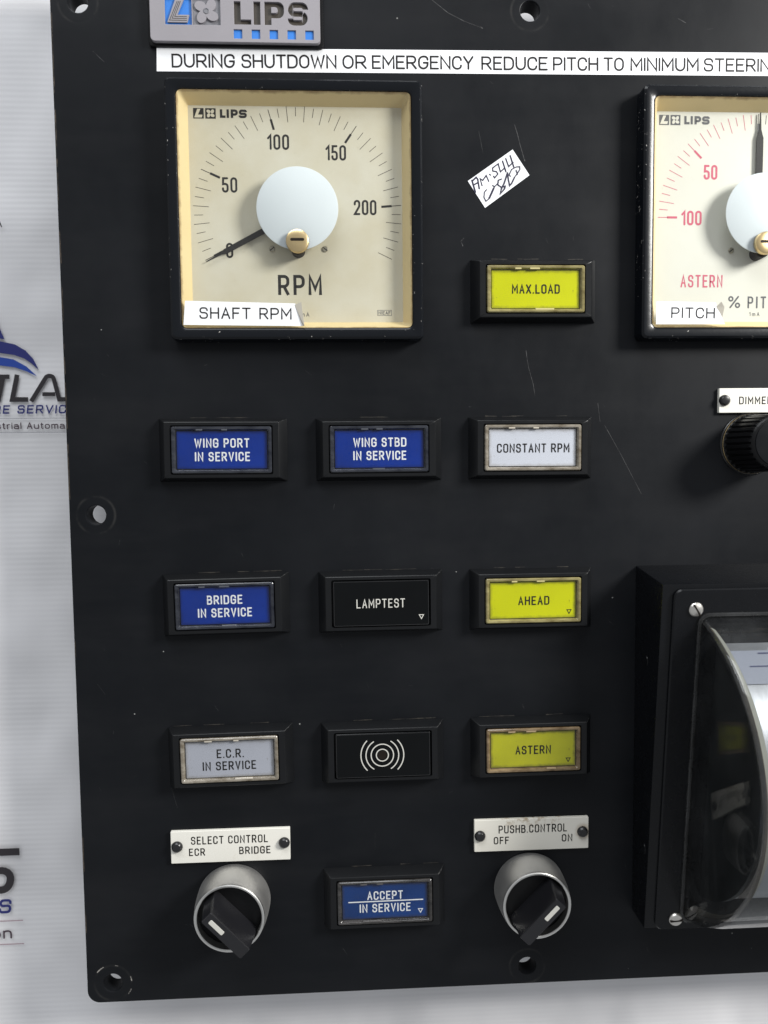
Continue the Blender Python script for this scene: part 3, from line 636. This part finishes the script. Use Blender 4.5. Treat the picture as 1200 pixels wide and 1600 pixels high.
    prof = [(0, 1.15), (31.5, .95), (33.2, .38), (39.6, .13)] if not pitch else [(0, 1.35), (30.2, 1.35), (31.6, .9), (33.4, .42), (39.8, .16)]
    P_ = [(r, wdt) for r, wdt in prof]; pts = [(r, wdt) for r, wdt in P_] + [(r, -wdt) for r, wdt in P_[::-1]]
    finish('pointer', *xf(poly(pts[::-1], 1.8, 2.1), a, px, py), 'ink_dial', t, None)
    finish('adjuster_stud', *lathe([(2.6, 1.0), (2.6, 5.9)], 24, px - .1, -13.4 + (0 if not pitch else -.6)), 'slot_dark', t)
    for sx in (-10.1, 10.1):
        d = finish('dial_screw', *lathe([(1.15, .9), (1.15, 1.25), (1.0, 1.4)], 20, px + sx - .0, -12.6), 'dial_screw_grey', t)
        finish('slot', *xf(slab(2.1, .34, 1.38, 1.44, .05, .01), 38 if sx < 0 else -35, px + sx, -12.6), 'slot_dark', d)
    finish('centre_disc', *lathe([(15.1, 6.0), (15.3, 6.15), (15.3, 6.35), (15.1, 6.45)], 96, px + .1, py + .05, cap0=True), 'disc_pale_blue', t)
    finish('glass', *slab(86.6, 86.6, 6.62, 6.95, 2.0, .02), 'clear_glass', t)
    b = finish('zero_screw', *lathe([(4.3, 6.95), (4.35, 8.0), (4.15, 8.6), (3.6, 8.85), (1.8, 8.95)], 40, px, -11.6), 'brass', t)
    finish('slot', *slab(5.2, 1.05, 8.90, 9.0, .5, .02, px, -11.3), 'slot_dark', b)
    return t
gauge(-30.1, 89.4, 'square gauge with cream RPM dial and black pointer at zero', 'rpm_dial_cream', False)
gauge(149.9, 89.4, 'square gauge with ivory pitch dial and red astern scale at the right edge', 'pitch_dial_ivory', True)

# ================================================================== legend lamps
def triangle(cx, cy, z): return ribbon([(cx - .85, cy + .75), (cx + .85, cy + .75), (cx, cy - .8)], .3, True, z)
def engr(s, cx, cy, wd, z=4.36, h=3.55, t=.42): return text(s, cx, cy, wd, h, t, z, wf=.50, gap=.30, rad=.20)
LG = 'rectangular legend lamps'
def lamp_unit(cx, cy, lab, legend, rimm, ink, lines, rot=0, tri=None, name='legend_lamp', cat='indicator lamp', inkw=.42, extra=(), face=None):
    t = thing(name, lab, cat, cx, cy, 0, rot, LG)
    finish('bezel', *loft([(49.3, 24.4, .35, 0), (49.3, 24.4, .35, .25), (43.8, 21.4, .3, 4.8), (43.3, 20.9, .3, 5.0), (39.0, 18.8, .6, 5.0), (38.7, 18.5, .6, 4.7), (38.7, 18.5, .6, 1.0)], cap1=True), 'lamp_bezel_black', t)
    if legend:
        finish('rim', *loft([(38.0, 17.8, .8, 1.5), (38.0, 17.8, .8, 5.25), (37.4, 17.2, .7, 5.55), (36.0, 15.9, .5, 5.5), (35.0, 15.1, .4, 4.9), (34.8, 14.9, .3, 3.6)]), rimm, t)
        lp = finish('legend_plate', *slab(34.3, 14.4, 3.4, 4.3, .25, .05), legend, t)
        rc = random.Random(int(cx * 3 - cy)); tabs = [(rc.uniform(-9, -5), 7.75, rc.uniform(1.6, 3)), (rc.uniform(-2, 3), 7.75, rc.uniform(2, 4)), (rc.uniform(-9, 8), -7.75, rc.uniform(2, 9))]
        for tx, ty, tw in tabs[:rc.choice((2, 3, 3))] + ([tabs[2]] if rc.random() < .0 else []):
            finish('clip', *slab(tw, .75, 4.96, 5.5, .15, .1, tx, ty), rimm + '_clip', t)
        finish('shadow_gap', *slab(35.6, 15.6, 2.4, 3.3, .2, .02), 'slot_dark', t)
        finish('lens', *slab(35.3, 15.3, 4.75, 4.95, .3, .02), 'clear_lens', t)
        for i, (s, x, y, wd) in enumerate(lines): letters('lettering', lp, ink, engr(s, x - cx, y - cy, wd, t=inkw))
        if tri: letters('triangle_mark', lp, ink, triangle(tri[0] - cx, tri[1] - cy, 4.36))
        for f in extra: f(lp)
    else:
        lp = finish('cap', *loft([(37.6, 17.9, .5, 1.5), (37.6, 17.9, .5, 5.2), (37.2, 17.5, .5, 5.45)], cap1=True), face or 'gloss_black', t)
        e_ = ribbon([(x, y) for x, y in rr(37.0, 17.3, .5)], .14, True, 5.47); finish('edge_line', *e_, 'edge_grey', lp, None)
        for s, x, y, wd in lines: letters('lettering', lp, ink, engr(s, x - cx, y - cy, wd, 5.5, t=inkw))
        if tri: letters('triangle_mark', lp, ink, triangle(tri[0] - cx, tri[1] - cy, 5.5))
        for f in extra: f(lp)
    # thin bright wear on the bevel edges and the dust that gathers on the panel above the bezel
    ch = random.Random(int(cx * 7 + cy))
    segs = []
    for s_ in range(ch.randint(3, 5)):
        xx = ch.uniform(-23, 18); segs.append(ribbon([(xx, 12.55 + ch.uniform(-.1, .1)), (xx + ch.uniform(3, 8), 12.6 + ch.uniform(-.1, .1))], ch.uniform(.15, .35), False, .03 + .006 * s_))
    finish('dust', *join(*segs), 'dust_brown', t, None)
    sg = [ribbon([(21.7, 10.5), (24.5, 12.1)], .13, False, 5.03)] if False else []
    V = [(21.72, 10.52, 4.9), (21.84, 10.46, 4.9), (23.4, 11.4, 2.6), (23.3, 11.46, 2.6)]
    V = [(x, y, z + .06) for x, y, z in V]
    finish('worn_edge', V, [(0, 1, 2, 3)], 'scratch_pale', t, None)
    return t
lamp_unit(61.3, 60.95, 'yellow MAX.LOAD lamp beside the left gauge', 'legend_yellow', 'rim_yellowed', 'engraved_black', [('MAX.LOAD', 61.46, 61.08, 18.7)], inkw=.52)
lamp_unit(-60.2, .25, 'blue WING PORT IN SERVICE lamp, leftmost in its row', 'legend_blue', 'rim_dark_blue', 'engraved_white', [('WING PORT', -60.18, 2.9, 20.9), ('IN SERVICE', -60.05, -2.3, 21.0)], -.3, inkw=.55)
lamp_unit(.2, .05, 'blue WING STBD IN SERVICE lamp between the blue and white lamps', 'legend_blue', 'rim_dark_blue', 'engraved_white', [('WING STBD', .45, 2.65, 20.6), ('IN SERVICE', .4, -2.45, 20.6)], inkw=.55)
lamp_unit(60.3, 0, 'white CONSTANT RPM lamp with a yellowed rim', 'legend_white', 'rim_clear_brown', 'engraved_black', [('CONSTANT RPM', 60.6, -.15, 28.7)], -.2, inkw=.50)
lamp_unit(-60.5, -60.1, 'blue BRIDGE IN SERVICE lamp above the white E.C.R. lamp', 'legend_blue', 'rim_dark_blue', 'engraved_white', [('BRIDGE', -60.57, -57.75, 13.7), ('IN SERVICE', -60.6, -62.8, 20.9)], .6, inkw=.55)
lamp_unit(.3, -60.2, 'black LAMPTEST push button with a small triangle', None, None, 'engraved_cream', [('LAMPTEST', .07, -60.19, 19.0)], .2, (16.0, -65.8), 'push_button', 'push button', .40)
lamp_unit(60.6, -60.3, 'bright yellow AHEAD push button with a small triangle', 'legend_yellow', 'rim_yellowed', 'engraved_black', [('AHEAD', 60.95, -60.5, 12.5)], 0, (75.12, -65.16), 'push_button', 'push button', .52)
lamp_unit(-60.1, -121.15, 'white E.C.R. IN SERVICE lamp with a yellowed rim', 'legend_grey_white', 'rim_clear_brown', 'engraved_black', [('E.C.R.', -59.85, -118.9, 10.6), ('IN SERVICE', -60.34, -123.8, 20.9)], .7, inkw=.50)
def horn(lp):
    cx0, cy0 = -.35, .1; z = 5.5; P_ = []
    P_.append(ribbon(circle(cx0, cy0, 2.4, 40), .42, True, z)); P_.append(ribbon(circle(cx0, cy0, 4.45, 48), .42, True, z))
    for r_, h_ in ((6.5, 58), (8.5, 44)):
        for s_ in (0, 180): P_.append(ribbon([(cx0 + r_ * math.cos(math.radians(s_ - h_ + 2 * h_ * i / 20)), cy0 + r_ * math.sin(math.radians(s_ - h_ + 2 * h_ * i / 20))) for i in range(21)], .42, False, z))
    letters('sound_symbol', lp, 'engraved_cream', *P_)
    finish('sound_hole', *lathe([(1.75, 5.46), (1.7, 5.52), (1.5, 5.50), (.9, 5.47)], 24, cx0, cy0), 'slot_dark', lp)
lamp_unit(.4, -121.1, 'black buzzer with a ringed sound symbol below LAMPTEST', None, None, 'engraved_cream', [], .3, None, 'buzzer', 'buzzer', .4, (horn,))
lamp_unit(60.8, -120.85, 'dull yellow ASTERN push button with a brown worn rim', 'legend_faded_yellow', 'rim_worn_brown', 'engraved_black', [('ASTERN', 60.84, -121.1, 14.4)], .25, (75.07, -125.7), 'push_button', 'push button', .52)
def under(lp): letters('divider_line', lp, 'engraved_white', ribbon([(-14.6, -.1), (15.3, .0)], .45, False, 4.40))
lamp_unit(.5, -181.65, 'faded blue ACCEPT IN SERVICE push button between the two selector switches', 'legend_faded_blue', 'rim_smoke', 'engraved_white', [('ACCEPT', .59, -179.3, 14.4), ('IN SERVICE', .55, -184.5, 20.6)], .2, (14.82, -186.3), 'push_button', 'push button', .50, (under,))

# ================================================================== nameplates
def nameplate(cx, cy, wd, hh, lab, lines, rots, holes_, mat='nameplate_cream', rot=0):
    t = thing('nameplate', lab, 'nameplate', cx, cy, 0, rot, 'engraved nameplates')
    finish('plate', *slab(wd, hh, .02, 1.5, .25, .12), mat, t)
    for s, x, y, w_, h_ in lines: letters('lettering', t, 'engraved_black', text(s, x - cx, y - cy, w_, h_, .46, 1.53, wf=.50, gap=.30, rad=.20))
    for x, y in holes_:
        finish('rivet', *lathe([(2.25, 1.4), (2.25, 1.75), (2.05, 2.35), (1.5, 2.85), (.8, 3.0)], 28, x - cx, y - cy), 'rivet_black', t)
    return t
nameplate(-61.1, -158.0, 47.4, 13.1, 'cream nameplate engraved SELECT CONTROL above the left selector', [('SELECT CONTROL', -61.5, -155.35, 30.6, 3.3), ('ECR', -74.5, -160.1, 6.4, 3.1), ('BRIDGE', -51.5, -160.05, 12.5, 3.1)], 0, [(-82.3, -157.6), (-39.7, -157.4)])
nameplate(61.0, -157.7, 47.2, 13.2, 'stained nameplate engraved PUSHB.CONTROL above the right selector', [('PUSHB.CONTROL', 61.5, -155.2, 28.3, 3.4), ('OFF', 48.5, -159.8, 6.3, 3.1), ('ON', 75.7, -159.6, 4.4, 3.1)], 0, [(39.7, -157.6), (82.1, -157.2)], 'nameplate_stained')
nameplate(149.8, 18.05, 27.0, 9.7, 'small cream nameplate engraved DIMMER above the ribbed knob', [('DIMMER', 151.2, 18.05, 13.6, 3.1)], 0, [(138.4, 18.1), (161.2, 18.1)])

# ================================================================== selector switches
def handle_mesh():
    # bar grip: long along local X, pointer end at +X slopes down
    z0, z1 = 10.2, 24.0
    secs = [(23.6, 6.6, .9, z0, -.2, 0), (20.6, 5.2, .6, 23.6, -.4, 0), (20.2, 4.8, .5, z1, -.4, 0)]
    return loft(secs, 3, cap1=True)
def selector(cx, cy, rot, lab):
    t = thing('selector_switch', lab, 'rotary switch', cx, cy, 0, 0, 'silver collared selector switches')
    finish('collar', *lathe([(14.2, 0), (14.6, .9), (14.6, 3.0), (14.5, 6.0), (14.3, 9.0), (14.0, 11.4), (13.7, 13.2)], 72, cap1=False), 'satin_aluminium', t)
    finish('collar_rim', *lathe([(13.7, 13.2), (13.55, 13.75), (13.2, 14.0), (12.7, 14.0), (12.45, 13.8), (12.4, 13.2), (12.35, 9.6)], 72, cap1=False), 'rim_aluminium', t)
    finish('turning_disc', *lathe([(12.3, 9.4), (12.3, 10.6), (11.9, 10.8)], 56), 'knob_black', t)
    h = finish('handle', *xf(handle_mesh(), rot), 'handle_black', t, 0)
    finish('pointer_mark', *xf(slab(7.0, 1.75, 23.9, 24.12, .4, .05, 4.4, 0), rot), 'engraved_cream', h)
    return t
selector(-60.3, -180.6, 133.5, 'silver collared selector switch turned to ECR, below SELECT CONTROL')
selector(60.2, -180.4, 46.0, 'silver collared selector switch turned to ON, below PUSHB.CONTROL')

# ================================================================== dimmer knob
kn = thing('dimmer_knob', 'ribbed black dimmer knob below the DIMMER nameplate', 'knob', 150.2, .8, 0)
finish('washer', *lathe([(12.6, 0), (12.6, .5), (12.3, .8), (11.6, .8)], 56), 'rivet_black', kn)
def flute(r, z, j): return r * (1 - .06 * (1 if j % 6 in (0, 1) else 0)) if 1.6 < z < 18.5 else r
finish('grip', *lathe([(11.9, .8), (11.9, 1.5), (11.5, 1.9), (10.9, 17.6), (10.3, 19.0), (9.6, 19.6), (9.2, 19.7)], 180, fn=flute), 'knob_black', kn, 35)
finish('brass_ring', *lathe([(12.0, .9), (12.05, 1.2), (11.9, 1.45)], 56, cap1=False), 'brass', kn)
finish('cap', *lathe([(9.1, 19.7), (9.0, 20.0), (8.0, 20.1)], 48), 'housing_black', kn)

# ================================================================== instrument housing with curved window
hs = thing('window_housing', 'black sloping instrument housing with a bulging clear window at the right edge', 'instrument housing', 103.8, -192.5, 0)
X0, X1 = 0.0, 121.5
Yt, Yb = 144.6, 0.0            # local: top edge, bottom edge
V = [(X0, Yb, 0), (X1, Yb, 0), (X1, Yt, 0), (X0, Yt, 0), (X0, Yb, 12.4), (X1, Yb, 12.4), (X1, Yt - 3.5, 25.5), (X0, Yt - 3.5, 25.5)]
me_f = [(4, 5, 6, 7), (0, 1, 5, 4), (1, 2, 6, 5), (2, 3, 7, 6), (3, 0, 4, 7)]
bm = bmesh.new(); vv = [bm.verts.new(v) for v in V]; [bm.faces.new([vv[i] for i in f]) for f in me_f]
bmesh.ops.bevel(bm, geom=[e for e in bm.edges if not all(v.co.z < .01 for v in e.verts)], offset=.7, segments=2, affect='EDGES', profile=.6)
tmp = bpy.data.meshes.new('t'); bm.to_mesh(tmp); bm.free()
finish('body', [tuple(v.co) for v in tmp.vertices], [tuple(p.vertices) for p in tmp.polygons], 'housing_black', hs, 25); bpy.data.meshes.remove(tmp)
# frame of the sloping face: origin top left corner of the face, t runs down the slope, n out of it
ft = Vector((0, -140.2, -13.0)).normalized(); fn_ = Vector((0, -13.0, 140.2)).normalized(); fo = Vector((0, Yt - 3.5, 25.5))
if fn_.z < 0: fn_ = -fn_
fn_ = Vector((1, 0, 0)).cross(-ft)
def FP(part):    # (x, y=-t, z=n) -> local
    return [tuple(Vector((x, 0, 0)) + fo + ft * (-y) + fn_ * z) for x, y, z in part[0]], part[1]
def face_sec(xa, xb, ta, tb): return (xb - xa, tb - ta, (xa + xb) / 2, -(ta + tb) / 2)
w_, h_, cx_, cy_ = face_sec(4.0, 117.5, 1.7, 141.6)
finish('face_plate', *FP(loft([(w_, h_, 3.2, -.2, cx_, cy_), (w_, h_, 3.2, 1.0, cx_, cy_), (w_ - .9, h_ - .9, 2.9, 1.5, cx_, cy_)], 6, cap1=True)), 'housing_black', hs)
for x, t_, a in ((12.4, 9.4, -58), (109.4, 9.4, 20), (11.9, 136.8, 4), (109.4, 136.8, 70)):
    s_ = finish('screw', *FP(lathe([(2.75, 1.5), (2.7, 1.9), (2.3, 2.4), (1.4, 2.75), (.6, 2.85)], 28, x, -t_)), 'steel_screw', hs)
    finish('slot', *FP(xf(slab(5.0, .62, 2.1, 2.92, .1, .03), a, x, -t_)), 'slot_dark', s_)
for y in (-36, -112):       # painted-over side screws
    finish('side_screw', *[(lambda p: ([(-z * .35 + .1, 144.6 + y + xx, 11 + yy * .9) for xx, yy, z in p[0]], p[1]))(lathe([(2.2, 0), (2.1, .8), (1.2, 1.3)], 20))][0], 'housing_black', hs)
# curved clear window
XA, XB = 14.6, 106.9; T0, T1 = 12.0, 137.0; HC = 46.5; half = (T1 - T0) / 2; RC = (half ** 2 + HC ** 2) / (2 * HC); zc = HC - RC; tm = (T0 + T1) / 2
def arcp(rad, n=40, hz=1.6):
    a0 = math.asin((hz - zc) / rad); a1 = math.pi - a0
    return [(tm - rad * math.cos(a0 + (a1 - a0) * i / n), zc + rad * math.sin(a0 + (a1 - a0) * i / n)) for i in range(n + 1)]
def end_x(side, z): return (XA + 3.0 * z / HC) if side < 0 else (XB - 3.0 * z / HC)
def shell(rad, inset):
    A = arcp(rad); n = len(A); V, F = [], []
    cols = [(-1, 0.0, 1.6), (-1, .5, .5), (-1, 1.8, 0.0), (1, 1.8, 0.0), (1, .5, .5), (1, 0.0, 1.6)]
    for sd, dx, dr in cols:
        q = arcp(rad - dr)
        for (t_, z) in q: V.append(((end_x(-1, z) + dx + inset) if sd < 0 else (end_x(1, z) - dx - inset), -t_, z))
    for c in range(len(cols) - 1):
        for i in range(n - 1): a = c * n + i; F.append((a, a + 1, a + n + 1, a + n))
    F.append(tuple(range(n))); F.append(tuple(range((len(cols) - 1) * n, len(cols) * n)))
    return V, F
so = shell(RC, 0); si = shell(RC - 2.2, 2.2)
finish('curved_window', *FP(join(so, si)), 'clear_acrylic', hs, 40)
finish('window_edge', *FP(join(*[([(end_x(sd, z) + (.2 if sd < 0 else -.2) + k * (1.9 if sd < 0 else -1.9), -t_, z) for k in (0, 1) for t_, z in arcp(RC - 1.7)] , [(i, i + 1, i + 42, i + 41) for i in range(40)]) for sd in (-1, 1)])), 'acrylic_edge', hs, 40)
w_, h_, cx_, cy_ = face_sec(XA - 1.3, XB + 1.3, T0 - 1.2, T1 + 1.2)
finish('window_flange', *FP(loft([(w_, h_, 4, 1.5, cx_, cy_), (w_, h_, 4, 2.2, cx_, cy_), (w_ - .6, h_ - .6, 4, 2.5, cx_, cy_), (w_ - 2.2, h_ - 2.2, 3.5, 2.5, cx_, cy_), (w_ - 2.4, h_ - 2.4, 3.5, 1.5, cx_, cy_)], 6)), 'flange_acrylic', hs)
# pale drum added behind the window, standing in for its bright reflections
def drum(rad, xa, xb, capm=True):
    A = arcp(rad, 48, 1.5); n = len(A); V = [(xa, -t_, z) for t_, z in A] + [(xb, -t_, z) for t_, z in A]
    F = [(i, i + 1, i + n + 1, i + n) for i in range(n - 1)]
    if capm: F += [tuple(range(n)), tuple(range(n, 2 * n))]
    return V, F
finish('shroud', *FP(join(*[([(end_x(sd, z) + (a_ if sd < 0 else -a_), -t_, z) for a_, q_ in ((3.0, RC - 3.4), (5.6, RC - 4.6)) for t_, z in arcp(q_)], [(i, i + 1, i + 42, i + 41) for i in range(40)]) for sd in (-1, 1)])), 'shroud_cream', hs, 40)
dr = finish('reflection_drum', *FP(drum(55.5, 23.0, 98.0)), 'reflection_silver', hs, 30)
finish('drum_cheek', *FP(drum(56.3, 21.2, 23.2)), 'drum_cheek_black', dr, 30); finish('drum_cheek', *FP(drum(56.3, 97.8, 99.8)), 'drum_cheek_black', dr, 30)
def cyl_patch(rad, xa, xb, a0, a1, n=10):
    V, F = [], []
    for i in range(n + 1):
        th = math.radians(a0 + (a1 - a0) * i / n); t_, z = tm - rad * math.cos(th), zc + rad * math.sin(th); V += [(xa, -t_, z), (xb, -t_, z)]
    return V, [(2 * i, 2 * i + 1, 2 * i + 3, 2 * i + 2) for i in range(n)]
finish('reflection_card', *FP(cyl_patch(55.9, 24.2, 88, 26, 41)), 'card_lilac', dr, 30)  # card added on the drum in place of a pale window reflection
for rad, xa, xb, a0, a1 in ((56.1, 34, 60, 27.3, 27.9), (56.1, 28.4, 47, 33.4, 33.9), (55.8, 36, 52, 46, 46.3), (55.8, 34, 58, 125, 125.4), (55.8, 34, 45, 131, 131.3)):
    finish('scale_mark', *FP(cyl_patch(rad, xa, xb, a0, a1, 2)), 'reflection_blue', dr, 30)  # blue lines added in place of reflected print
bt, bz = tm - 56.2 * math.cos(math.radians(19.5)), zc + 56.2 * math.sin(math.radians(19.5))
finish('window_boss', *FP(lathe([(2.6, bz - 3), (2.6, bz + .6), (2.1, bz + 1.4), (1.0, bz + 1.5), (.9, bz + .8)], 24, 29.0, -bt)), 'boss_plastic', hs)
ann = []
for sd in (-1, 1):
    A, B_ = arcp(RC - 2.0, 40), arcp(RC - 6.2, 40); k_ = 2.35 if sd < 0 else -2.35
    V = [(end_x(sd, z) + k_, -t_, z) for t_, z in A] + [(end_x(sd, z) + k_, -t_, z) for t_, z in B_]
    ann.append((V, [(i, i + 1, i + 42, i + 41) for i in range(40)]))
finish('window_end_ring', *FP(join(*ann)), 'ring_brown', hs, 40)
